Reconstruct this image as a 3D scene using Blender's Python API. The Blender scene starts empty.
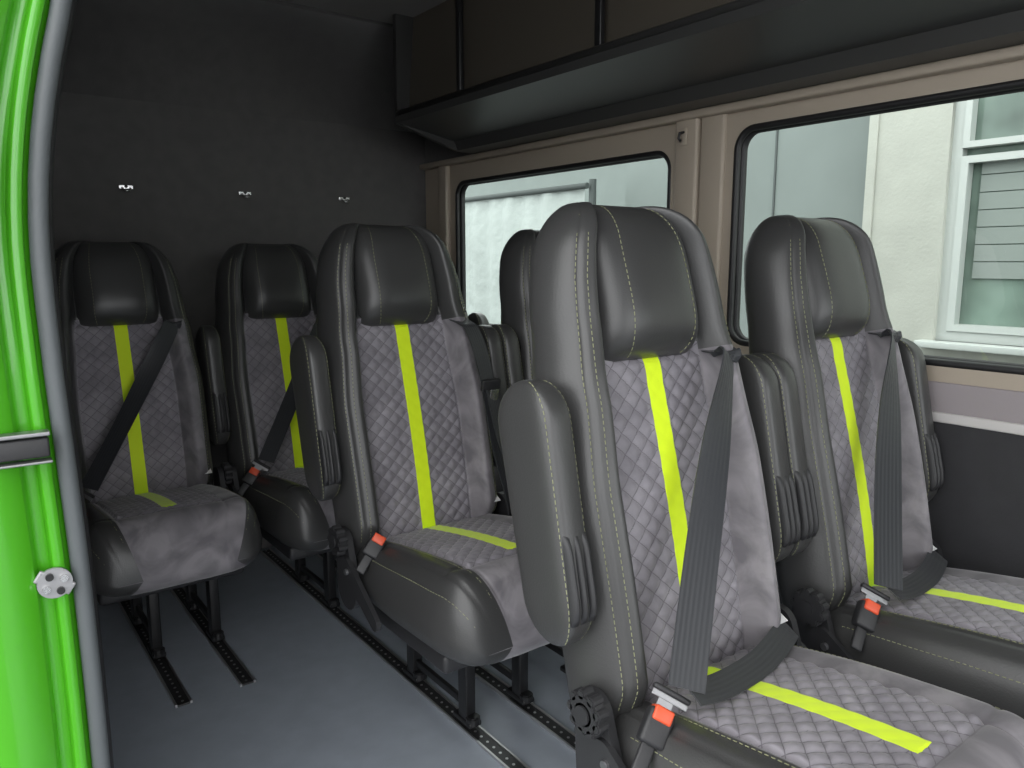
import bpy, bmesh, math, random
from mathutils import Vector, Matrix
random.seed(3)
sc = bpy.context.scene
sc.view_settings.view_transform = 'Standard'
COL = sc.collection

# ------------------------------------------------------------------ materials
def new_mat(name):
    m = bpy.data.materials.new(name); m.use_nodes = True
    nt = m.node_tree; b = nt.nodes['Principled BSDF']
    return m, nt, b
def N(nt, t, **kw):
    n = nt.nodes.new(t)
    for k, v in kw.items(): setattr(n, k, v)
    return n
def L(nt, a, b): nt.links.new(a, b)
def M(nt, op, a, b=None, c=None):
    n = N(nt, 'ShaderNodeMath', operation=op)
    for i, v in enumerate((a, b, c)):
        if v is None: continue
        if isinstance(v, (int, float)): n.inputs[i].default_value = v
        else: L(nt, v, n.inputs[i])
    return n.outputs[0]
def simple(name, col, rough=0.5, metal=0.0, nscale=0, nstr=0.1, var=0.0, sheen=0.0, spec=0.5, dist=0.002):
    m, nt, b = new_mat(name)
    b.inputs['Base Color'].default_value = (*col, 1)
    b.inputs['Roughness'].default_value = rough
    b.inputs['Metallic'].default_value = metal
    b.inputs['Specular IOR Level'].default_value = spec
    if sheen:
        b.inputs['Sheen Weight'].default_value = sheen
        b.inputs['Sheen Roughness'].default_value = 0.5
    if nscale:
        tc = N(nt, 'ShaderNodeTexCoord')
        no = N(nt, 'ShaderNodeTexNoise'); no.inputs['Scale'].default_value = nscale
        no.inputs['Detail'].default_value = 4
        L(nt, tc.outputs['Object'], no.inputs['Vector'])
        bu = N(nt, 'ShaderNodeBump'); bu.inputs['Strength'].default_value = nstr
        bu.inputs['Distance'].default_value = dist
        L(nt, no.outputs['Fac'], bu.inputs['Height']); L(nt, bu.outputs['Normal'], b.inputs['Normal'])
        if var:
            n2 = N(nt, 'ShaderNodeTexNoise'); n2.inputs['Scale'].default_value = nscale * 0.05 + 2
            n2.inputs['Detail'].default_value = 3
            L(nt, tc.outputs['Object'], n2.inputs['Vector'])
            r = N(nt, 'ShaderNodeValToRGB')
            r.color_ramp.elements[0].position = 0.3; r.color_ramp.elements[1].position = 0.7
            r.color_ramp.elements[0].color = (*[c * (1 - var) for c in col], 1)
            r.color_ramp.elements[1].color = (*[min(1, c * (1 + var)) for c in col], 1)
            L(nt, n2.outputs['Fac'], r.inputs['Fac']); L(nt, r.outputs['Color'], b.inputs['Base Color'])
    return m

leather = simple('leather_black', (0.044, 0.044, 0.044), 0.37, nscale=350, nstr=0.25, dist=0.0012, spec=.55)
plastic = simple('plastic_black', (0.022, 0.022, 0.024), 0.5, nscale=500, nstr=0.1)
steel_b = simple('steel_black', (0.012, 0.012, 0.013), 0.35)
chrome = simple('chrome', (0.6, 0.6, 0.6), 0.25, 1.0)
steel_m = simple('steel_matt', (0.28, 0.28, 0.29), 0.4, 0.9)
stitchm = simple('stitch_thread', (0.25, 0.26, 0.15), 0.8)
redm = simple('buckle_red', (0.68, 0.085, 0.03), 0.4)
labelm = simple('label_white', (0.7, 0.7, 0.7), 0.7)

def webbing():
    m, nt, b = new_mat('belt_webbing')
    uv = N(nt, 'ShaderNodeUVMap'); sp = N(nt, 'ShaderNodeSeparateXYZ'); L(nt, uv.outputs[0], sp.inputs[0])
    h = M(nt, 'SINE', M(nt, 'MULTIPLY', sp.outputs[0], 900.0))
    bu = N(nt, 'ShaderNodeBump'); bu.inputs['Strength'].default_value = 0.3; bu.inputs['Distance'].default_value = 0.0006
    L(nt, h, bu.inputs['Height']); L(nt, bu.outputs[0], b.inputs['Normal'])
    b.inputs['Base Color'].default_value = (0.026, 0.028, 0.032, 1); b.inputs['Roughness'].default_value = 0.45
    b.inputs['Sheen Weight'].default_value = 0.08
    return m
beltm = webbing()

QD, QF = 0.034, 1.06
def suede(name, quilt, stripe, s_end=99.0):
    m, nt, b = new_mat(name)
    uv = N(nt, 'ShaderNodeUVMap'); sp = N(nt, 'ShaderNodeSeparateXYZ'); L(nt, uv.outputs[0], sp.inputs[0])
    X, Y = sp.outputs[0], sp.outputs[1]
    tc = N(nt, 'ShaderNodeTexCoord')
    no = N(nt, 'ShaderNodeTexNoise'); no.inputs['Scale'].default_value = 9; no.inputs['Detail'].default_value = 6
    no.inputs['Distortion'].default_value = 1.4
    L(nt, tc.outputs['Object'], no.inputs['Vector'])
    r = N(nt, 'ShaderNodeValToRGB')
    r.color_ramp.elements[0].position = 0.38; r.color_ramp.elements[1].position = 0.62
    if quilt:
        c0, c1 = (0.195, 0.183, 0.205, 1), (0.265, 0.250, 0.275, 1)
    else:
        c0, c1 = (0.135, 0.126, 0.140, 1), (0.250, 0.236, 0.252, 1)
    r.color_ramp.elements[0].color = c0; r.color_ramp.elements[1].color = c1
    L(nt, no.outputs['Fac'], r.inputs['Fac'])
    col = r.outputs['Color']
    no2 = N(nt, 'ShaderNodeTexNoise'); no2.inputs['Scale'].default_value = 600
    L(nt, tc.outputs['Object'], no2.inputs['Vector'])
    height = M(nt, 'MULTIPLY', no2.outputs['Fac'], 0.3)
    if stripe:
        ax = M(nt, 'ABSOLUTE', X)
        st = M(nt, 'MULTIPLY', M(nt, 'LESS_THAN', ax, 0.0175), M(nt, 'LESS_THAN', Y, s_end))
    if quilt:
        k = math.pi / QD
        a = M(nt, 'ABSOLUTE', M(nt, 'SINE', M(nt, 'MULTIPLY', M(nt, 'ADD', X, M(nt, 'MULTIPLY', Y, QF)), k)))
        c = M(nt, 'ABSOLUTE', M(nt, 'SINE', M(nt, 'MULTIPLY', M(nt, 'SUBTRACT', X, M(nt, 'MULTIPLY', Y, QF)), k)))
        seam = M(nt, 'LESS_THAN', M(nt, 'MINIMUM', a, c), 0.09)
        mx = N(nt, 'ShaderNodeMix', data_type='RGBA')
        L(nt, M(nt, 'MULTIPLY', seam, 0.7), mx.inputs[0]); L(nt, col, mx.inputs[6]); mx.inputs[7].default_value = (0.075, 0.068, 0.082, 1)
        col = mx.outputs[2]
    if stripe:
        mx = N(nt, 'ShaderNodeMix', data_type='RGBA')
        L(nt, st, mx.inputs[0]); L(nt, col, mx.inputs[6]); mx.inputs[7].default_value = (0.74, 0.97, 0.01, 1)
        col = mx.outputs[2]
    L(nt, col, b.inputs['Base Color'])
    bu = N(nt, 'ShaderNodeBump'); bu.inputs['Strength'].default_value = 0.3; bu.inputs['Distance'].default_value = 0.001
    L(nt, height, bu.inputs['Height']); L(nt, bu.outputs[0], b.inputs['Normal'])
    b.inputs['Roughness'].default_value = 0.7
    b.inputs['Sheen Weight'].default_value = 0.3
    b.inputs['Sheen Roughness'].default_value = 0.4
    return m
suede_q = suede('suede_quilted', True, True)
suede_qc = suede('suede_quilted_cushion', True, True, 0.345)
suede_p = suede('suede_plain', False, False)
def quilt_h(x, y, y_end=99):
    k = math.pi / QD
    a = abs(math.sin((x + y * QF) * k)); c = abs(math.sin((x - y * QF) * k))
    q = (a * c) ** .5
    if abs(x) < .0205 and y < y_end: q = .80 + .12 * q
    return .0058 * q

# ------------------------------------------------------------------ mesh helpers
def mk_mesh(name, verts, faces, mats, midx=None, uvs=None, smooth=True, flat_last=0):
    me = bpy.data.meshes.new(name)
    me.from_pydata([tuple(v) for v in verts], [], faces)
    for m in mats: me.materials.append(m)
    if midx: me.polygons.foreach_set('material_index', midx)
    nf = len(me.polygons)
    me.polygons.foreach_set('use_smooth', [smooth and i < nf - flat_last for i in range(nf)])
    if uvs:
        ul = me.uv_layers.new(name='UVMap')
        for lp in me.loops: ul.data[lp.index].uv = uvs[lp.vertex_index]
    bm = bmesh.new(); bm.from_mesh(me)
    bmesh.ops.recalc_face_normals(bm, faces=bm.faces); bm.to_mesh(me); bm.free()
    me.update()
    return me
def obj(name, me, parent=None, loc=None, rot=None):
    o = bpy.data.objects.new(name, me); COL.objects.link(o)
    if parent: o.parent = parent
    if loc: o.location = loc
    if rot: o.rotation_euler = rot
    return o
def empty(name, loc=(0, 0, 0)):
    o = bpy.data.objects.new(name, None); COL.objects.link(o); o.location = loc; o.empty_display_size = 0.1
    return o
def loft(name, rings, mats, mf=None, uvs=None, cap=True, smooth=True, endmat=None):
    n = len(rings[0]); verts = [p for r in rings for p in r]
    faces, mi = [], []
    for i in range(len(rings) - 1):
        for j in range(n):
            k = (j + 1) % n
            faces.append((i * n + j, i * n + k, (i + 1) * n + k, (i + 1) * n + j)); mi.append(mf(i, j) if mf else 0)
    if cap:
        faces.append(tuple(range(n))); mi.append(mf(0, 0) if mf else 0)
        faces.append(tuple(range((len(rings) - 1) * n, len(rings) * n)))
        mi.append(endmat if endmat is not None else (mf(len(rings) - 2, 0) if mf else 0))
    return mk_mesh(name, verts, faces, mats, mi, uvs, smooth, 2 if cap else 0)
def rbox(name, sx, sy, sz, mat, bev=0.004, seg=3, mtx=None):
    bm = bmesh.new(); bmesh.ops.create_cube(bm, size=1)
    bmesh.ops.scale(bm, vec=(sx, sy, sz), verts=bm.verts)
    if bev: bmesh.ops.bevel(bm, geom=bm.edges[:], offset=min(bev, min(sx, sy, sz) * .49), segments=seg, affect='EDGES', profile=0.5)
    if mtx: bmesh.ops.transform(bm, matrix=mtx, verts=bm.verts)
    me = bpy.data.meshes.new(name); bm.to_mesh(me); bm.free(); me.materials.append(mat)
    for p in me.polygons: p.use_smooth = bev > 0.002
    return me
def cyl(name, r, h, mat, seg=24, mtx=None, bev=0.0, r2=None):
    bm = bmesh.new(); bmesh.ops.create_cone(bm, cap_ends=True, segments=seg, radius1=r, radius2=r if r2 is None else r2, depth=h)
    if bev:
        es = [e for e in bm.edges if abs(abs(e.verts[0].co.z) - h / 2) < 1e-5 and abs(e.verts[0].co.z - e.verts[1].co.z) < 1e-5]
        bmesh.ops.bevel(bm, geom=es, offset=bev, segments=2, affect='EDGES')
    if mtx: bmesh.ops.transform(bm, matrix=mtx, verts=bm.verts)
    me = bpy.data.meshes.new(name); bm.to_mesh(me); bm.free(); me.materials.append(mat)
    return me
def join_meshes(name, parts):
    bm = bmesh.new(); mats = []
    out = bpy.data.meshes.new(name)
    for me in parts:
        base = len(bm.faces)
        mp = []
        for m in me.materials:
            if m not in mats: mats.append(m)
            mp.append(mats.index(m))
        bm.from_mesh(me); bm.faces.ensure_lookup_table()
        for f in bm.faces[base:]: f.material_index = mp[f.material_index] if mp else 0
    bm.to_mesh(out); bm.free()
    for m in mats: out.materials.append(m)
    return out
def tube(name, pts, r, mat, seg=10, closed=False):
    pts = [Vector(p) for p in pts]; rings = []
    up = Vector((0, 0, 1)); prev = None
    n = len(pts)
    for i, p in enumerate(pts):
        if closed: t = (pts[(i + 1) % n] - pts[i - 1])
        else: t = pts[min(i + 1, n - 1)] - pts[max(i - 1, 0)]
        t.normalize()
        if prev is None:
            a = t.cross(up)
            if a.length < 0.1: a = t.cross(Vector((1, 0, 0)))
        else: a = prev - t * prev.dot(t)
        a.normalize(); prev = a; b = t.cross(a)
        rings.append([p + a * math.cos(2 * math.pi * k / seg) * r + b * math.sin(2 * math.pi * k / seg) * r for k in range(seg)])
    if closed: rings.append(rings[0])
    return loft(name, rings, [mat], cap=not closed)
def stitches(name, paths, mat, ln=0.0055, gap=0.0035, r=0.0007):
    verts, faces = [], []
    for pts in paths:
        pts = [Vector(p) for p in pts]
        seglen = [(pts[i + 1] - pts[i]).length for i in range(len(pts) - 1)]
        tot = sum(seglen)
        def at(d):
            d = max(0, min(tot - 1e-6, d)); i = 0
            while i < len(seglen) - 1 and d > seglen[i]: d -= seglen[i]; i += 1
            return pts[i].lerp(pts[i + 1], min(1, d / max(seglen[i], 1e-9)))
        d = 0
        while d + ln < tot:
            a, b = at(d), at(d + ln); t = (b - a)
            if t.length < 1e-6: d += ln + gap; continue
            t.normalize()
            u = t.cross(Vector((0.3, 0.5, 0.81)));  u.normalize(); v = t.cross(u)
            base = len(verts)
            for c in (a, b):
                for k in range(4):
                    th = k * math.pi / 2
                    verts.append(c + u * math.cos(th) * r + v * math.sin(th) * r)
            for k in range(4):
                k2 = (k + 1) % 4; faces.append((base + k, base + k2, base + 4 + k2, base + 4 + k))
            faces.append((base, base + 1, base + 2, base + 3)); faces.append((base + 4, base + 5, base + 6, base + 7))
            d += ln + gap
    return mk_mesh(name, verts, faces, [mat], smooth=False)
def ribbon(name, pts, wd, w, mat, th=0.0022, sub=8):
    P_ = [Vector(p) for p in pts]; Wd = [Vector(v).normalized() for v in wd]
    def cr(A, i, t):
        a = A[max(i - 1, 0)]; b = A[i]; c = A[i + 1]; d = A[min(i + 2, len(A) - 1)]
        return 0.5 * ((2 * b) + (c - a) * t + (2 * a - 5 * b + 4 * c - d) * t * t + (3 * b - a - 3 * c + d) * t ** 3)
    pp, ww = [], []
    for i in range(len(P_) - 1):
        for k in range(sub):
            pp.append(cr(P_, i, k / sub)); ww.append(cr(Wd, i, k / sub).normalized())
    pp.append(P_[-1]); ww.append(Wd[-1])
    rings = []; uvs = []; d = 0
    for i, p in enumerate(pp):
        t = (pp[min(i + 1, len(pp) - 1)] - pp[max(i - 1, 0)]).normalized()
        wv = (ww[i] - t * ww[i].dot(t)).normalized(); nv = t.cross(wv)
        if i: d += (p - pp[i - 1]).length
        ring = []
        for a, b in ((-.5, -.5), (-.25, -.5), (0, -.5), (.25, -.5), (.5, -.5), (.5, .5), (.25, .5), (0, .5), (-.25, .5), (-.5, .5)):
            ring.append(p + wv * a * w + nv * b * th); uvs.append((a * w, d))
        rings.append(ring)
    return loft(name, rings, [mat], uvs=uvs, smooth=False)

def sstep(a, b, x):
    t = max(0, min(1, (x - a) / (b - a))); return t * t * (3 - 2 * t)
def circ(t):
    t = max(0, min(1, t)); return math.sqrt(max(0, 1 - (1 - t) ** 2))

# ------------------------------------------------------------------ SEAT
ANG = math.radians(13); SA, CA = math.sin(ANG), math.cos(ANG); S = 0.788; Z0 = 0.42; Y0 = 0.05
def P(x, d, s): return Vector((x, Y0 + s * SA - d * CA, Z0 + s * CA + d * SA))
def Wb(s):
    ks = [(0, .190), (.08, .205), (.35, .208), (.5, .195), (.6, .182), (.7, .172), (.8, .160)]
    for (a, wa), (b, wb) in zip(ks, ks[1:]):
        if s <= b: w = wa + (wb - wa) * sstep(a, b, s); break
    else: w = ks[-1][1]
    w *= .50 + .50 * circ((S - s) / .14)
    w *= .93 + .07 * circ(s / .05)
    return w
def Fr(u, s):
    a = abs(u)
    hi = sstep(.48, .60, s)
    amp = (.056 - .010 * hi) * sstep(0.01, .10, s)
    bol = amp * sstep(.578 - .03 * hi, .74, a)
    f = 0.040 + 0.008 * math.sin(min(1, s / .5) * math.pi) + bol
    f -= 0.003 * math.exp(-((a - .60) / .012) ** 2) + 0.003 * math.exp(-((a - .86) / .014) ** 2)
    if a < .6: f -= 0.006 * math.exp(-((s - .545) / .01) ** 2)
    f *= math.sqrt(max(0, 1 - a ** 7))
    f = f * circ((S - s) / .07) * (.5 + .5 * circ(s / .04))
    if a < .595 and .02 < s < .56:
        f += quilt_h(u * Wb(s), s) * (1 - sstep(.56, .595, a))
    return f
hu = [.0145 * i for i in range(41)] + [.60, .61, .62, .635, .65, .665, .68, .70, .72, .74, .76, .78, .80, .82, .835, .85, .86, .87, .885, .91, .935, .96, .98, .995]
us = [-u for u in hu[:0:-1]] + hu
bus = [1.0, .97, .9, .78, .55, .25, 0]
bus = bus + [-u for u in bus[-2::-1]]
ss = [0, .004, .012] + [.020 + .0033 * i for i in range(161)] + [.553, .558] + [.57 + .015 * i for i in range(11)] + [.73, .74, .75, .758, .765, .771, .776, .780, .784, .7865, .7878, .788]
ss = sorted(set(round(s, 4) for s in ss))
rings, uvs = [], []
for s in ss:
    w = Wb(s); r = []
    for u in us: r.append(P(u * w, Fr(u, s), s)); uvs.append((u * w, s))
    for u in bus:
        b = 0.050 * math.sqrt(max(0, 1 - abs(u) ** 5)) * circ((S - s) / .07) * (.5 + .5 * circ(s / .04))
        r.append(P(u * w, -b, s)); uvs.append((u * w, s))
    rings.append(r)
nu = len(us)
def mfb(i, j):
    s = (ss[i] + ss[min(i + 1, len(ss) - 1)]) / 2
    if j < nu - 1:
        u = (us[j] + us[j + 1]) / 2
        if abs(u) < .60 and .02 < s < .56: return 1
        if -.635 < u < .86 and .02 < s < .545: return 2
    return 0
me_back = loft('backrest', rings, [leather, suede_q, suede_p], mfb, uvs)

def padp(a, b):
    wx = .106 * (1 - .12 * sstep(.2, 1, b) + .05 * sstep(.3, 1, -b))
    s = .660 + .122 * b
    x = a * wx * (1 - .18 * abs(b) ** 6)
    pr = (max(0, 1 - abs(a) ** 3.4)) ** .5 * (max(0, 1 - abs(b) ** 3.4)) ** .5
    d = .030 * circ((S - s) / .07) + .058 * pr * (1 - .22 * b)
    return P(x, d, s)
na, nb_ = 29, 25
av = [math.sin((-1 + 2 * i / (na - 1)) * math.pi / 2) for i in range(na)]
bv = [math.sin((-1 + 2 * i / (nb_ - 1)) * math.pi / 2) for i in range(nb_)]
vv = [padp(a, b) for b in bv for a in av]
ff = [(j * na + i, j * na + i + 1, (j + 1) * na + i + 1, (j + 1) * na + i) for j in range(nb_ - 1) for i in range(na - 1)]
me_pad = mk_mesh('headrest_pad', vv, ff, [leather])

# armrest
T0, T1 = .165, .528
def arm_pts(s):
    c = min(circ((s - T0) / .065), circ((T1 - s) / .060))
    hx = .0265; hd = .054 + .008 * (s - T0) / (T1 - T0)
    return hx * (.35 + .65 * c), hd * c
rings = []
ts = [.165, .167, .172, .18, .19, .205, .22] + [.24 + .028 * i for i in range(9)] + [.478, .49, .502, .512, .520, .525, .5273, .528]
for s in ts:
    hx, hd = arm_pts(s); r = []
    for k in range(32):
        th = 2 * math.pi * k / 32; c, sn = math.cos(th), math.sin(th)
        r.append(P(hx * math.copysign(abs(c) ** .5, c), .03 + hd * math.copysign(abs(sn) ** .5, sn), s))
    rings.append(r)
me_arm = loft('armrest', rings, [leather])
st_arm = []
for sx_ in (-1, 1):
    pth = []
    for s in ts[2:-2]:
        hx, hd = arm_pts(s); th = math.radians(50); pth.append(P(sx_ * (hx * math.cos(th) ** .5 + .0004), .03 + hd * math.sin(th) ** .5, s))
    st_arm.append(pth)
me_arm_st = stitches('armrest_stitching', st_arm, stitchm)
rb = []
for k in (-1, 0, 1):
    rr = []
    for i in range(13):
        q = i / 12; s = .20 + .125 * q; hh = circ(min(q, 1 - q) * 3.2)
        ring = []
        for a in range(10):
            th = 2 * math.pi * a / 10
            ring.append(P(k * .0145 + .0062 * math.cos(th), .078 + (.013 * hh + .002) * math.sin(th), s))
        rr.append(ring)
    rb.append(loft('rib', rr, [plastic]))
me_ribs = join_meshes('armrest_pivot_ribs', rb)

# cushion
T = 0.46
def Wc(t): return (.200 + .010 * sstep(0, .2, t)) * (.70 + .30 * circ((T - t) / .11)) * (.9 + .1 * circ(t / .04))
TQ = .36
def topz(u, t):
    a = abs(u)
    f = .068 + .016 * sstep(.56, .85, a) - .003 * math.exp(-((a - .58) / .014) ** 2) - .004 * math.exp(-((a - .82) / .02) ** 2)
    f += .010 * math.sin(min(1, t / T) * math.pi) + .062 * t / T
    f -= .004 * math.exp(-((t - TQ) / .006) ** 2) * (1 if a < .82 else 0)
    f *= math.sqrt(max(0, 1 - a ** 7))
    c = circ((T - t) / .085)
    z = .415 + f * c * (.6 + .4 * circ(t / .03)) - .006 * (1 - c)
    if a < .575 and t < TQ:
        z += quilt_h(u * Wc(t), t, .345)
    return z
def botz(u, t):
    return .415 - .058 * math.sqrt(max(0, 1 - abs(u) ** 6)) * (.02 + .98 * circ((T - t) / .045)) - .006 * (1 - circ((T - t) / .085)) + .012 * t / T * circ((T - t) / .05)
cu = [.0145 * i for i in range(40)] + [.58, .59, .605, .62, .63, .66, .70, .74, .78, .80, .82, .84, .86, .89, .92, .955, .98, .995]
cus = [-u for u in cu[:0:-1]] + cu
tt = [0, .005, .010, .015] + [.02 + .0034 * i for i in range(100)] + [.362, .366, .37, .378, .386, .394, .402, .41, .418, .425, .432, .438, .444, .449, .453, .456, .458, .4595, .46]
tt = sorted(set(round(t, 4) for t in tt))
cbus = [1.0, .97, .9, .82, .63, .35, 0]
cbus = cbus + [-u for u in cbus[-2::-1]]
rings, uvs = [], []
for t in tt:
    w = Wc(t); r = []
    for u in cus: r.append(Vector((u * w, .03 - t, topz(u, t)))); uvs.append((u * w, t))
    for u in cbus: r.append(Vector((u * w, .03 - t, botz(u, t)))); uvs.append((u * w, t))
    rings.append(r)
nc = len(cus)
def mfc(i, j):
    t = (tt[i] + tt[min(i + 1, len(tt) - 1)]) / 2
    if j < nc - 1:
        u = (cus[j] + cus[j + 1]) / 2
        if abs(u) < .58 and t < TQ: return 1
        if -.62 < u < .82: return 2
    elif t > .42 and nc <= j < nc + len(cbus) - 1:
        u = (cbus[j - nc] + cbus[j - nc + 1]) / 2
        if -.63 < u < .82: return 2
    return 0
me_cush = loft('seat_cushion', rings, [leather, suede_qc, suede_p], mfc, uvs, endmat=2)

st = []
for sg, uu in ((-1, (.80, .88)), (1, (.875, .925))):
    for u in uu:
        st.append([P(sg * u * Wb(s), Fr(u, s) + .0005, s) for s in ss[::4] if .05 < s < .770])
    st.append([padp(sg * .62, b) + Vector((0, -.0005, 0)) for b in bv[2:-2]])
me_st_b = stitches('backrest_stitching', st, stitchm)
st = []
for sg, uu in ((-1, (.66, .93)), (1, (.85, .93))):
    for u in uu:
        st.append([Vector((sg * u * Wc(t), .03 - t, topz(u, t) + .0006)) for t in tt[::3] if .05 < t < .455])
me_st_c = stitches('cushion_stitching', st, stitchm)

me_pan = rbox('seat_pan', .34, .36, .04, plastic, .01, mtx=Matrix.Translation((0, -.14, .345)))
def plate(name, outline, x, th, mat):
    n = len(outline); v = [(x - th / 2, y, z) for y, z in outline] + [(x + th / 2, y, z) for y, z in outline]
    f = [tuple(range(n)), tuple(range(2 * n - 1, n - 1, -1))] + [(i, (i + 1) % n, n + (i + 1) % n, n + i) for i in range(n)]
    return mk_mesh(name, v, f, [mat], smooth=False)
def hull_out(c1, r1, c2, r2, n=12):
    (y1, z1), (y2, z2) = c1, c2; a = math.atan2(z2 - z1, y2 - y1); o = []
    for i in range(n + 1):
        th = a + math.pi / 2 + math.pi * i / n; o.append((y1 + r1 * math.cos(th), z1 + r1 * math.sin(th)))
    for i in range(n + 1):
        th = a - math.pi / 2 + math.pi * i / n; o.append((y2 + r2 * math.cos(th), z2 + r2 * math.sin(th)))
    return o
RX = Matrix.Rotation(math.radians(90), 4, 'Y')
def mech(sg):
    ps = [plate('p', hull_out((.02, .50), .032, (.0, .40), .045), sg * .212, .014, plastic),
          plate('p', hull_out((-.01, .455), .022, (-.14, .375), .014), sg * .221, .010, plastic),
          cyl('bolt', .007, .006, steel_m, 12, Matrix.Translation((sg * .228, -.02, .448)) @ RX, .001)]
    if sg < 0:
        ps.append(cyl('k', .028, .020, plastic, 24, Matrix.Translation((sg * .231, .010, .510)) @ RX, .003))
        for k in range(9):
            th = 2 * math.pi * k / 9
            ps.append(cyl('k', .0075, .020, plastic, 10, Matrix.Translation((sg * .231, .010 + .026 * math.cos(th), .510 + .026 * math.sin(th))) @ RX, .002))
        ps.append(cyl('k', .016, .026, plastic, 20, Matrix.Translation((sg * .231, .010, .510)) @ RX, .003))
    return join_meshes('recliner_mechanism', ps)
me_mech_l, me_mech_r = mech(-1), mech(1)

# belts
bl = (-.163, -.060, .526)   # buckle
b_top = P(.118, .094, .515); b_end = Vector((-.140, -.078, .552))
shoulder = [P(.145, .03, .550), P(.132, .078, .535), b_top] + [b_top.lerp(b_end, q) + Vector((0, .004 * math.sin(q * math.pi), -.008 * math.sin(q * math.pi))) for q in (.25, .5, .75)] + [b_end]
me_sh = ribbon('shoulder_belt', shoulder, [(.8, .6, .1), (.85, .55, .2), (.9, .40, .25), (1, .0, .35), (1, -.30, .35), (1, -.42, .3), (1, -.40, .25)], .049, beltm)
me_lap = ribbon('lap_belt', [(-.132, -.080, .545), (-.06, -.075, .528), (.05, -.058, .517), (.14, -.034, .518), (.190, -.014, .512), (.203, .0, .46)],
                [(.2, 1, .5), (0.1, 1, .42), (0, 1, .42), (0, 1, .5), (0, 1, .6), (0, 1, .3)], .040, beltm)
BM = Matrix.Translation(bl) @ Matrix.Rotation(math.radians(-24), 4, 'Z') @ Matrix.Rotation(math.radians(-30), 4, 'X') @ Matrix.Rotation(math.radians(34), 4, 'Y')
me_buck = join_meshes('belt_buckle', [
    rbox('b', .036, .021, .046, plastic, .005, mtx=BM @ Matrix.Translation((0, 0, -.027))),
    rbox('b', .027, .023, .019, redm, .003, mtx=BM @ Matrix.Translation((0, -.002, -.010))),
    rbox('b', .020, .008, .05, plastic, .003, mtx=BM @ Matrix.Translation((0, .003, -.062)))])
me_tong = join_meshes('belt_tongue', [
    rbox('b', .052, .004, .009, steel_m, .0015, mtx=BM @ Matrix.Translation((.004, 0, .013))),
    rbox('b', .054, .010, .008, plastic, .003, mtx=BM @ Matrix.Translation((.004, 0, .021))),
    rbox('b', .022, .003, .020, steel_m, .001, mtx=BM @ Matrix.Translation((0, 0, .004)))])
hang = [P(.145, .03, .555), P(.148, .088, .53), P(.158, .108, .50), P(.176, .110, .40), P(.188, .102, .22), Vector((.200, -.04, .52)), Vector((.212, .0, .42))]
me_hang = ribbon('shoulder_belt_stowed', hang, [(.8, .5, .1), (1, .3, .1), (1, .2, 0), (1, .2, 0), (1, .3, 0), (1, .5, 0), (.6, 1, 0)], .046, beltm)
me_hang2 = ribbon('lap_belt_stowed', [P(.183, .114, .36), P(.192, .116, .25), Vector((.194, -.062, .56)), Vector((.205, -.045, .48)), Vector((.214, -.01, .42))],
                  [(1, .3, 0), (1, .4, 0), (.8, 1, 0), (.6, 1, 0), (.4, 1, 0)], .044, beltm)
me_tong2 = join_meshes('belt_tongue_stowed', [rbox('b', .052, .012, .03, plastic, .004, mtx=Matrix.Translation(P(.18, .118, .37)) @ Matrix.Rotation(ANG, 4, 'X')),
                                       rbox('b', .024, .003, .03, chrome, .001, mtx=Matrix.Translation(P(.184, .120, .345)) @ Matrix.Rotation(ANG, 4, 'X'))])
me_label = rbox('care_label', .03, .02, .001, labelm, 0, mtx=Matrix.Translation((.17, -.006, .530)) @ Matrix.Rotation(.5, 4, 'X'))

def seat(x, y, legs, belt='cross', arms=('l', 'r'), z=0.0, lap=True):
    e = empty('passenger_seat', (x, y, z))
    obj('backrest', me_back, e); obj('headrest_pad', me_pad, e); obj('seat_cushion', me_cush, e)
    obj('backrest_stitching', me_st_b, e); obj('cushion_stitching', me_st_c, e); obj('seat_pan', me_pan, e)
    obj('recliner_left', me_mech_l, e); obj('recliner_right', me_mech_r, e); obj('belt_buckle', me_buck, e)
    obj('care_label', me_label, e)
    for a in arms:
        dx = -.2335 if a == 'l' else .2335
        obj('armrest_' + a, me_arm, e, (dx, 0, 0)); obj('armrest_stitching_' + a, me_arm_st, e, (dx, 0, 0))
        obj('armrest_pivot_ribs_' + a, me_ribs, e, (dx, 0, 0))
    if belt == 'cross':
        obj('shoulder_belt', me_sh, e); obj('belt_tongue', me_tong, e)
        if lap: obj('lap_belt', me_lap, e)
    else:
        obj('shoulder_belt', me_hang, e); obj('lap_belt', me_hang2, e); obj('belt_tongue', me_tong2, e)
    parts = []
    for lx in legs:
        for ly in (-.06, .19):
            parts.append(rbox('l', .028, .036, .33 + z, steel_b, .004, mtx=Matrix.Translation((lx, ly, .19 - z / 2))))
            parts.append(rbox('l', .034, .075, .014, steel_b, .004, mtx=Matrix.Translation((lx, ly, .023 - z))))
            parts.append(cyl('l', .017, .022, steel_b, 16, Matrix.Translation((lx, ly - .026, .03 - z)), .003))
        parts.append(rbox('l', .026, .27, .028, steel_b, .004, mtx=Matrix.Translation((lx, .065, .325))))
        parts.append(rbox('l', .012, .25, .02, steel_b, .003, mtx=Matrix.Translation((lx, .065, .06 - z))))
        parts.append(plate('g', [(-.06, .31), (.02, .31), (-.06, .21)], lx, .006, steel_b))
    a0, a1 = min(legs), max(legs)
    for ly in (-.06, .19):
        parts.append(rbox('l', a1 - a0 + .04, .03, .03, steel_b, .004, mtx=Matrix.Translation(((a0 + a1) / 2, ly, .325))))
    obj('leg_frame', join_meshes('leg_frame', parts), e)
    return e
XL, XR = .87, 1.39
R1, R2, R3, R4, R5 = .40, .56, .92, 1.08, 1.50
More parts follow.
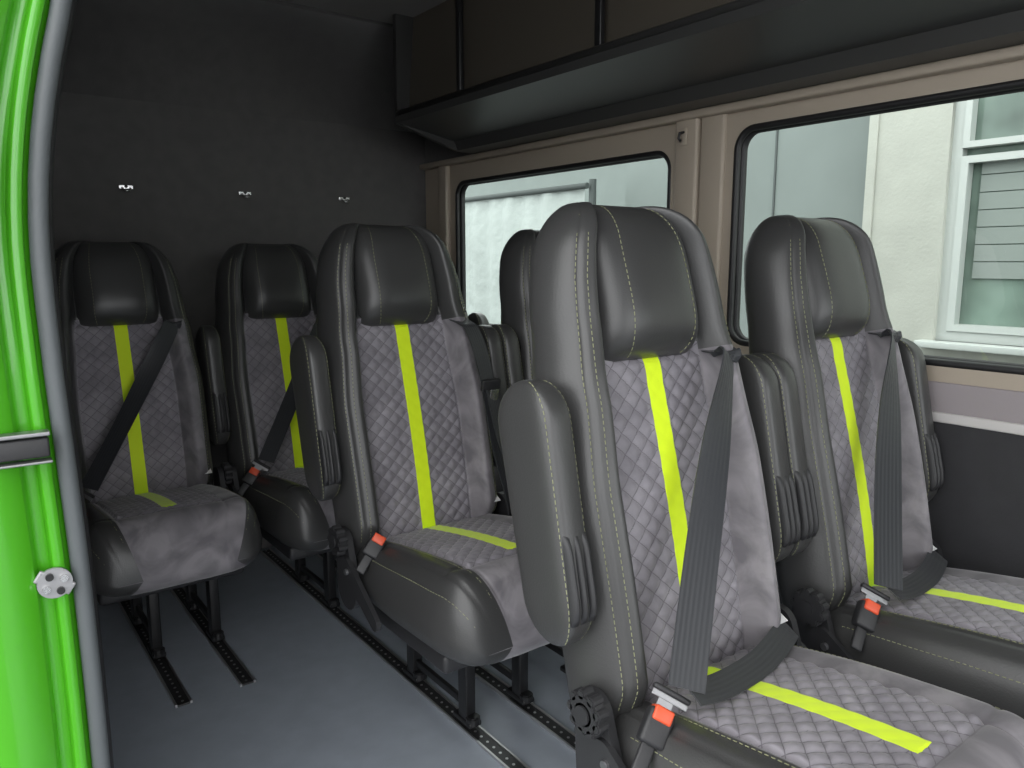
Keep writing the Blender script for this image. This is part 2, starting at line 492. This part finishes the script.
for k, yy in enumerate((.67, 1.46, 2.25)):
    zz = -.030 if k == 2 else 0.0
    seat(XL, yy, (R3 - XL, R4 - XL), 'stow' if k == 1 else 'cross', ('l', 'r') if k < 2 else ('r',), zz, k < 2)
    seat(XR, yy, (-.13, R5 - XR), 'cross', ('l', 'r'), zz, k < 2)
seat(.408, 2.25, (R1 - .408, R2 - .408), 'cross', ('r',), -.030, False)

# ------------------------------------------------------------------ VAN SHELL
WX = 1.68; RY = 2.83; FY = -1.7; CZ = 1.93
vinyl = simple('floor_vinyl', (0.35, 0.39, 0.445), 0.38, nscale=300, nstr=0.15, var=0.05)
felt = simple('felt_dark', (0.085, 0.081, 0.080), 0.85, nscale=400, nstr=0.3, var=0.08, sheen=0.3)
felt_l = simple('felt_lower', (0.028, 0.028, 0.031), 0.85, nscale=400, nstr=0.3, var=0.08, sheen=0.1)
felt2 = simple('felt_ceiling', (0.20, 0.19, 0.18), 0.8, nscale=400, nstr=0.3, sheen=0.2)
taupe = simple('trim_taupe', (0.39, 0.335, 0.27), 0.55, nscale=400, nstr=0.15)
greyfab = simple('wall_fabric_mauve', (0.30, 0.27, 0.28), 0.85, nscale=300, nstr=0.25)
lightstrip = simple('trim_light', (0.55, 0.53, 0.52), 0.5)
rubber = simple('rubber_grey', (0.085, 0.095, 0.10), 0.5, nscale=200, nstr=0.2)
rubber_b = simple('rubber_black', (0.012, 0.012, 0.013), 0.5)
rackm = simple('rack_panel', (0.095, 0.083, 0.066), 0.35, nscale=60, nstr=0.05)
rackf = simple('rack_underside', (0.042, 0.042, 0.041), 0.4)
green, gnt, gb = new_mat('paint_green'); gb.inputs['Base Color'].default_value = (0.065, 0.36, 0.012, 1)
gb.inputs['Roughness'].default_value = 0.28; gb.inputs['Coat Weight'].default_value = 0.4
railm = simple('rail_dark', (0.05, 0.05, 0.052), 0.35, 0.5)
alum = simple('rail_alu', (0.6, 0.6, 0.61), 0.35, 0.9)

def bx(name, x0, x1, y0, y1, z0, z1, mat, parent=None, bev=0):
    return obj(name, rbox(name, x1 - x0, y1 - y0, z1 - z0, mat, bev, mtx=Matrix.Translation(((x0 + x1) / 2, (y0 + y1) / 2, (z0 + z1) / 2))), parent)
bx('floor', .105, WX + .05, FY, RY + .04, -.06, 0, vinyl)
for i, (x, y0, y1) in enumerate(((R1, 1.90, 2.80), (R2, 1.90, 2.80), (R3, -.2, 2.80), (R4, -.2, 2.80), (R5, -.2, 2.80))):
    e = empty('floor_rail', (x, 0, 0))
    bx('rail_base', -.0155, .0155, y0, y1, 0, .005, railm, e, .001)
    bx('rail_edge_a', -.0205, -.0155, y0, y1, 0, .0075, alum, e)
    bx('rail_edge_b', .0155, .0205, y0, y1, 0, .0075, alum, e)
    n = int((y1 - y0) / .025); ps = []
    for k in range(n):
        ps.append(cyl('h', .0035, .001, alum, 8, Matrix.Translation((0, y0 + .015 + k * .025, .0056))))
    obj('rail_holes', join_meshes('rail_holes', ps), e)
bx('wall_rear', .10, WX + .05, RY, RY + .04, 0, CZ + .05, felt)
rings = []
for x in (.10, WX):
    r = [(x, RY + .012, CZ - .36)]
    for k in range(15):
        a = k / 14 * math.pi / 2; r.append((x, RY - .30 + .30 * math.cos(a) - .001, CZ - .30 + .30 * math.sin(a)))
    r.append((x, RY + .02, CZ + .02)); rings.append(r)
obj('trim_rear_cove', loft('cove', rings, [felt]))
bx('ceiling', .10, WX + .05, FY, RY + .04, CZ, CZ + .05, felt2)
for hx in (.535, .925, 1.31):
    e = empty('coat_hook', (hx, RY, 1.345))
    obj('plate', rbox('pl', .045, .004, .014, chrome, .002), e, (0, -.002, 0))
    obj('loop', tube('lp', [(-.012, -.004, -.002), (-.012, -.02, -.008), (-.006, -.028, -.014), (.006, -.028, -.014), (.012, -.02, -.008), (.012, -.004, -.002)], .003, chrome, 8), e)
    obj('screw', cyl('sc', .005, .004, plastic, 12, Matrix.Rotation(math.pi / 2, 4, 'X')), e, (0, -.005, .002))

def rrect(y0, y1, z0, z1, r, n=8):
    o = []
    for cy, cz, a0 in ((y1 - r, z1 - r, 0), (y0 + r, z1 - r, 90), (y0 + r, z0 + r, 180), (y1 - r, z0 + r, 270)):
        for k in range(n + 1):
            th = math.radians(a0 + 90 * k / n); o.append((cy + r * math.cos(th), cz + r * math.sin(th)))
    return o
def holed(name, outer, holes, x0, th, mat, parent=None):
    cu_ = bpy.data.curves.new(name, 'CURVE'); cu_.dimensions = '2D'; cu_.fill_mode = 'BOTH'; cu_.extrude = th / 2
    for loop in [outer] + holes:
        sp = cu_.splines.new('POLY'); sp.points.add(len(loop) - 1)
        for p, (a, b) in zip(sp.points, loop): p.co = (a, b, 0, 1)
        sp.use_cyclic_u = True
    o = bpy.data.objects.new(name, cu_); COL.objects.link(o)
    bpy.context.view_layer.update()
    dg = bpy.context.evaluated_depsgraph_get()
    me = bpy.data.meshes.new_from_object(o.evaluated_get(dg)); bpy.data.objects.remove(o)
    me.transform(Matrix(((0, 0, 1, x0), (1, 0, 0, 0), (0, 1, 0, 0), (0, 0, 0, 1))))
    me.materials.clear(); me.materials.append(mat)
    return obj(name, me, parent)
wr = empty('wall_right')
wins = [(1.49, 2.60, .85, 1.412), (.10, 1.275, .885, 1.440), (-1.45, -.12, .885, 1.440)]
outer = [(FY, .80), (RY, .80), (RY, 1.50), (FY, 1.50)]
holed('window_band', outer, [rrect(*w, .055) for w in wins], WX + .02, .04, taupe, wr)
bx('fabric_panel', WX - .006, WX + .04, FY, RY, .785, .850, greyfab, wr, .003)
bx('light_strip', WX - .012, WX + .04, FY, RY, .765, .787, lightstrip, wr, .004)
bx('lower_panel', WX - .004, WX + .04, FY, RY, 0, .766, felt_l, wr)
bx('upper_panel', WX, WX + .04, FY, RY, 1.50, CZ + .05, felt, wr)
bx('pillar_cover_a', WX - .020, WX + .01, 1.385, 1.462, .83, 1.49, taupe, wr, .008)
bx('pillar_cover_b', WX - .012, WX + .01, 1.303, 1.380, .83, 1.49, taupe, wr, .008)
bx('header_moulding', WX - .03, WX + .01, FY, RY, 1.478, 1.50, taupe, wr, .006)
bx('rear_corner_post', WX - .02, WX + .01, 2.64, 2.70, .83, 1.49, taupe, wr, .008)
e = empty('coat_hook', (WX - .02, 1.425, 1.435))
obj('plate', rbox('pl', .006, .022, .045, taupe, .004), e, (-.003, 0, 0))
obj('loop', tube('lp', [(-.004, 0, .012), (-.022, 0, .008), (-.026, 0, -.006), (-.018, 0, -.012)], .0035, plastic, 8), e)

glass, nt, b = new_mat('window_glass'); nt.nodes.remove(b)
tr = N(nt, 'ShaderNodeBsdfTransparent'); tr.inputs[0].default_value = (.74, .81, .78, 1)
gl = N(nt, 'ShaderNodeBsdfGlossy'); gl.inputs['Roughness'].default_value = .02
mx = N(nt, 'ShaderNodeMixShader'); mx.inputs[0].default_value = .06
L(nt, tr.outputs[0], mx.inputs[1]); L(nt, gl.outputs[0], mx.inputs[2]); L(nt, mx.outputs[0], nt.nodes['Material Output'].inputs[0])
for i, w in enumerate(wins):
    e = empty('window_%d' % (i + 1))
    loop = rrect(w[0] - .004, w[1] + .004, w[2] - .004, w[3] + .004, .058)
    me = mk_mesh('pane', [(WX + .03, a, c) for a, c in loop], [tuple(range(len(loop)))], [glass], smooth=False)
    obj('pane', me, e)
    lp2 = rrect(w[0] + .004, w[1] - .004, w[2] + .004, w[3] - .004, .052)
    obj('rubber_frame', tube('rf', [(WX + .006, a, c) for a, c in lp2], .009, rubber_b, 8, closed=True), e)
    obj('rubber_outer', tube('rf', [(WX + .028, a, c) for a, c in lp2], .012, rubber_b, 8, closed=True), e)

# luggage rack
rk = empty('luggage_rack')
RE = 2.42
prof = [(WX, 1.498), (1.575, 1.503), (1.560, 1.535), (1.33, 1.575), (1.325, 1.60), (1.34, 1.605), (1.36, 1.60), (WX, 1.56)]
rings = [[(x, y, z) for x, z in prof] for y in (FY, RE)]
obj('shelf', loft('shelf', rings, [rackf], smooth=False), rk)
prof = [(1.372, 1.595), (1.40, CZ), (1.41, CZ), (1.382, 1.595)]
rings = [[(x, y, z) for x, z in prof] for y in (FY, RE)]
obj('back_panel', loft('bp', rings, [rackm], smooth=False), rk)
obj('lip_rail', tube('lip', [(1.33, FY, 1.605), (1.33, RE, 1.605)], .010, rackf, 10), rk)
prof = [(WX, 1.498), (1.575, 1.503), (1.33, 1.575), (1.33, CZ), (WX, CZ)]
obj('end_panel', loft('ep', [[(x, y, z) for x, z in prof] for y in (RE, RE + .02)], [rackf], smooth=False), rk)
ps = []
for y in (2.06, 1.44, .82, .20, -.42, -1.04):
    ps.append(rbox('p', .016, .022, CZ - 1.60, steel_b, .003, mtx=Matrix.Translation((1.352, y, (CZ + 1.60) / 2))))
obj('uprights', join_meshes('uprights', ps), rk)

# left side: door pillar, seal, wall
KS = [(-.3, .110), (.0, .110), (.35, .110), (.54, .110), (.73, .1075), (.885, .1025), (1.0, .0985), (1.137, .098), (1.26, .112), (1.395, .143), (1.6, .185), (1.8, .23), (1.95, .26), (2.1, .29)]
def sx(z):
    for i in range(len(KS) - 1):
        if z <= KS[i + 1][0]:
            t = (z - KS[i][0]) / (KS[i + 1][0] - KS[i][0])
            a = KS[max(i - 1, 0)][1]; b_ = KS[i][1]; c = KS[i + 1][1]; d = KS[min(i + 2, len(KS) - 1)][1]
            return 0.5 * ((2 * b_) + (c - a) * t + (2 * a - 5 * b_ + 4 * c - d) * t * t + (3 * b_ - a - 3 * c + d) * t ** 3)
    return KS[-1][1]
zs = [-.3 + .0375 * i for i in range(61)]
prof = [(.012, 1.075), (.004, 1.058), (-.008, 1.050), (-.012, 1.040), (-.013, 1.037), (-.023, 1.036), (-.025, 1.038), (-.027, 1.047), (-.028, 1.049), (-.039, 1.049), (-.041, 1.047), (-.044, 1.034), (-.046, 1.031), (-.075, 1.022), (-.12, 1.02), (-.13, 1.04), (-.13, 1.12), (.012, 1.12)]
rings = [[(sx(z) + a, y, z) for a, y in prof] for z in zs]
dp = empty('door_pillar')
obj('painted_body', loft('pp', rings, [green], smooth=True), dp)
sxl = sx(.89)
obj('striker_block', rbox('s', .056, .030, .024, plastic, .003), dp, (sxl - .041, 1.026, .888))
obj('striker_bar', rbox('s', .058, .020, .005, steel_m, .0015), dp, (sxl - .041, 1.014, .905))
obj('striker_bar_low', rbox('s', .058, .020, .003, steel_m, .001), dp, (sxl - .041, 1.014, .872))
RXX = Matrix.Rotation(math.pi / 2, 4, 'X')
px_ = sx(.70) - .026
platem = simple('latch_plate', (.33, .33, .34), .35, .5)
pl = [cyl('c', .019, .006, platem, 28, Matrix.Translation((px_, 1.031, .716)) @ RXX, .001),
      rbox('c', .044, .005, .016, platem, .002, mtx=Matrix.Translation((px_, 1.031, .716)) @ Matrix.Rotation(.6, 4, 'Y'))]
for k in range(4):
    th = k * math.pi / 2 + .5
    pl.append(cyl('c', .0045, .006, steel_b if k % 2 else chrome, 12, Matrix.Translation((px_ + .011 * math.cos(th), 1.027, .716 + .011 * math.sin(th))) @ RXX))
obj('round_latch_plate', join_meshes('rlp', pl), dp)
gq = [(1.36, -.072), (1.30, -.056), (1.22, -.044), (1.15, -.044), (1.08, -.050), (1.00, -.056)]
rings = [[(sx(z) + a, 1.012, z), (sx(z) + a, 1.045, z), (sx(z) - .14, 1.045, z), (sx(z) - .14, 1.008, z)] for z, a in gq]
obj('black_glass_edge', loft('bge', rings, [rubber_b], smooth=False), dp)
path = [(sx(z) + .004, 1.045, z) for z in [-.02 + .045 * i for i in range(40)]]
top = path[-1]
npz = len(path)
path += [(top[0] + .01, 1.02, top[2] + .03), (top[0] + .014, .96, top[2] + .045)] + [(top[0] + .014, .9 - .2 * i, top[2] + .045) for i in range(8)]
ds = empty('door_seal')
obj('bulb', tube('bulb', path, .0105, rubber, 14), ds)
obj('lip', tube('lip', [(p[0] + .007, p[1] + .012, p[2]) for p in path[:npz]], .009, rubber_b, 8), ds)
zs2 = [.1 * i for i in range(20)]
rings = [[(sx(z) + .006, 1.07, z), (sx(z) + .014, 1.07, z), (sx(z) + .014, RY, z), (sx(z) - .03, RY, z), (sx(z) - .03, 1.10, z), (sx(z) - .03, 1.07, z)] for z in zs2]
obj('wall_left', loft('wl', rings, [felt], smooth=False))
bx('wall_left_front', .08, .13, FY, -.55, 0, CZ, felt)
bx('trim_door_header', .22, .32, FY, 1.07, 1.84, CZ + .02, felt2)
bx('trim_door_sill', .02, .125, -.55, 1.06, -.10, .004, plastic, None, .01)
sd = empty('sliding_door')
bx('door_skin', -.10, -.06, 1.06, 2.3, -.25, .95, green, sd, .01)
bx('door_window', -.10, -.06, 1.06, 2.3, .95, 1.5, rubber_b, sd, .01)

# ------------------------------------------------------------------ OUTSIDE
stucco = simple('stucco_cream', (0.44, 0.44, 0.395), 0.9, nscale=60, nstr=0.5, var=0.06, dist=0.004)
greyp = simple('cladding_grey', (0.20, 0.225, 0.215), 0.8, nscale=20, nstr=0.1, var=0.05)
greyd = simple('gutter_dark', (0.07, 0.08, 0.078), 0.6)
tarpm = simple('tarp_white', (0.37, 0.40, 0.385), 0.6, nscale=8, nstr=0.6, var=0.12, dist=0.03)
asph = simple('asphalt', (0.10, 0.10, 0.10), 0.9, nscale=80, nstr=0.4, var=0.15)
whitef = simple('window_frame_white', (0.50, 0.52, 0.50), 0.4)
bgl = simple('building_glass', (0.15, 0.20, 0.17), 0.08, nscale=3, nstr=0.05, var=0.6)
blind = simple('blind_grey', (0.24, 0.27, 0.25), 0.6)
BX = 4.12
me = mk_mesh('ground', [(-12, -12, -.62), (12, -12, -.62), (12, 14, -.62), (-12, 14, -.62)], [(0, 1, 2, 3)], [asph], smooth=False)
obj('ground', me)
bd = empty('building')
wy0, wy1, wz0, wz1 = .55, 1.83, .70, 2.35
holed('stucco_wall', [(-5, -.62), (2.23, -.62), (2.23, 5), (-5, 5)], [[(wy0, wz0), (wy1, wz0), (wy1, wz1), (wy0, wz1)]], BX + .1, .2, stucco, bd)
bx('cladding', BX + .12, BX + .3, 2.23, 4.2, -.62, 5, greyp, bd)
for y in (2.9, 3.6): bx('cladding_joint', BX + .112, BX + .13, y, y + .012, -.62, 5, greyd, bd)
bx('corner_strip', BX - .01, BX + .06, 2.20, 2.25, -.62, 5, stucco, bd)
def fr(y0, y1, z0, z1, t, x, nm):
    bx(nm + '_l', x, x + .06, y1 - t, y1, z0, z1, whitef, bd); bx(nm + '_r', x, x + .06, y0, y0 + t, z0, z1, whitef, bd)
    bx(nm + '_t', x, x + .06, y0 + t, y1 - t, z1 - t, z1, whitef, bd); bx(nm + '_b', x, x + .06, y0 + t, y1 - t, z0, z0 + t, whitef, bd)
fr(wy0, wy1, wz0, wz1, .05, BX + .03, 'frame')
fr(wy0 + .052, wy1 - .052, wz0 + .052, 1.62, .035, BX + .02, 'sash')
fr(wy0 + .052, wy1 - .052, 1.66, wz1 - .052, .03, BX + .02, 'transom')
bx('window_glazing', BX + .085, BX + .095, wy0, wy1, wz0, wz1, bgl, bd)
for k in range(7):
    bx('louvre', BX + .073, BX + .084, wy0 + .10, wy1 - .13, 1.02 + .085 * k, 1.10 + .085 * k, blind, bd)
bx('outer_sill', BX - .08, BX + .1, wy0 - .05, wy1 + .06, wz0 - .035, wz0, whitef, bd, .005)
pr_t = []
for i in range(81):
    y = 4.25 + i * .05; pr_t.append((BX - .25 + .012 * math.sin(i * 1.3) + .010 * math.sin(i * .55), y))
vs = [(x, y, z) for z in (-.62, .3, 1.2, 1.64) for x, y in pr_t]
n = len(pr_t)
fs = [(j * n + i, j * n + i + 1, (j + 1) * n + i + 1, (j + 1) * n + i) for j in range(3) for i in range(n - 1)]
tf = empty('tarp_fence')
obj('tarp', mk_mesh('tarp', vs, fs, [tarpm]), tf)
obj('top_pole', tube('tp', [(BX - .27, 4.2, 1.65), (BX - .27, 8.3, 1.65)], .022, greyd, 10), tf)
for y in (4.22, 6.2, 8.2): obj('post', cyl('ps', .028, 2.32, greyd, 12), tf, (BX - .2, y, .54))
bd2 = empty('warehouse')
bx('warehouse_wall', BX + 3, BX + 3.3, 4.5, 14, -.62, 2.6, greyp, bd2)
bx('warehouse_roof_edge', BX + 2.9, BX + 3.4, 4.5, 14, 2.6, 2.8, stucco, bd2)

# ------------------------------------------------------------------ WORLD / CAMERA
w = bpy.data.worlds.new('overcast'); sc.world = w; w.use_nodes = True
nt = w.node_tree; bg = nt.nodes['Background']
tc = N(nt, 'ShaderNodeTexCoord'); sp = N(nt, 'ShaderNodeSeparateXYZ'); L(nt, tc.outputs['Generated'], sp.inputs[0])
r = N(nt, 'ShaderNodeValToRGB'); r.color_ramp.elements[0].position = 0.0; r.color_ramp.elements[1].position = 0.6
r.color_ramp.elements[0].color = (.90, .92, .94, 1); r.color_ramp.elements[1].color = (1, 1, 1, 1)
L(nt, sp.outputs[2], r.inputs[0]); L(nt, r.outputs[0], bg.inputs[0]); bg.inputs[1].default_value = 4.1
cam = bpy.data.cameras.new('camera'); co = bpy.data.objects.new('camera', cam); COL.objects.link(co)
co.location = (0, 0, 1.1); co.rotation_euler = (math.radians(80.9), 0, math.radians(-37))
cam.sensor_width = 36; cam.lens = 26.72; cam.clip_start = .02
sc.camera = co
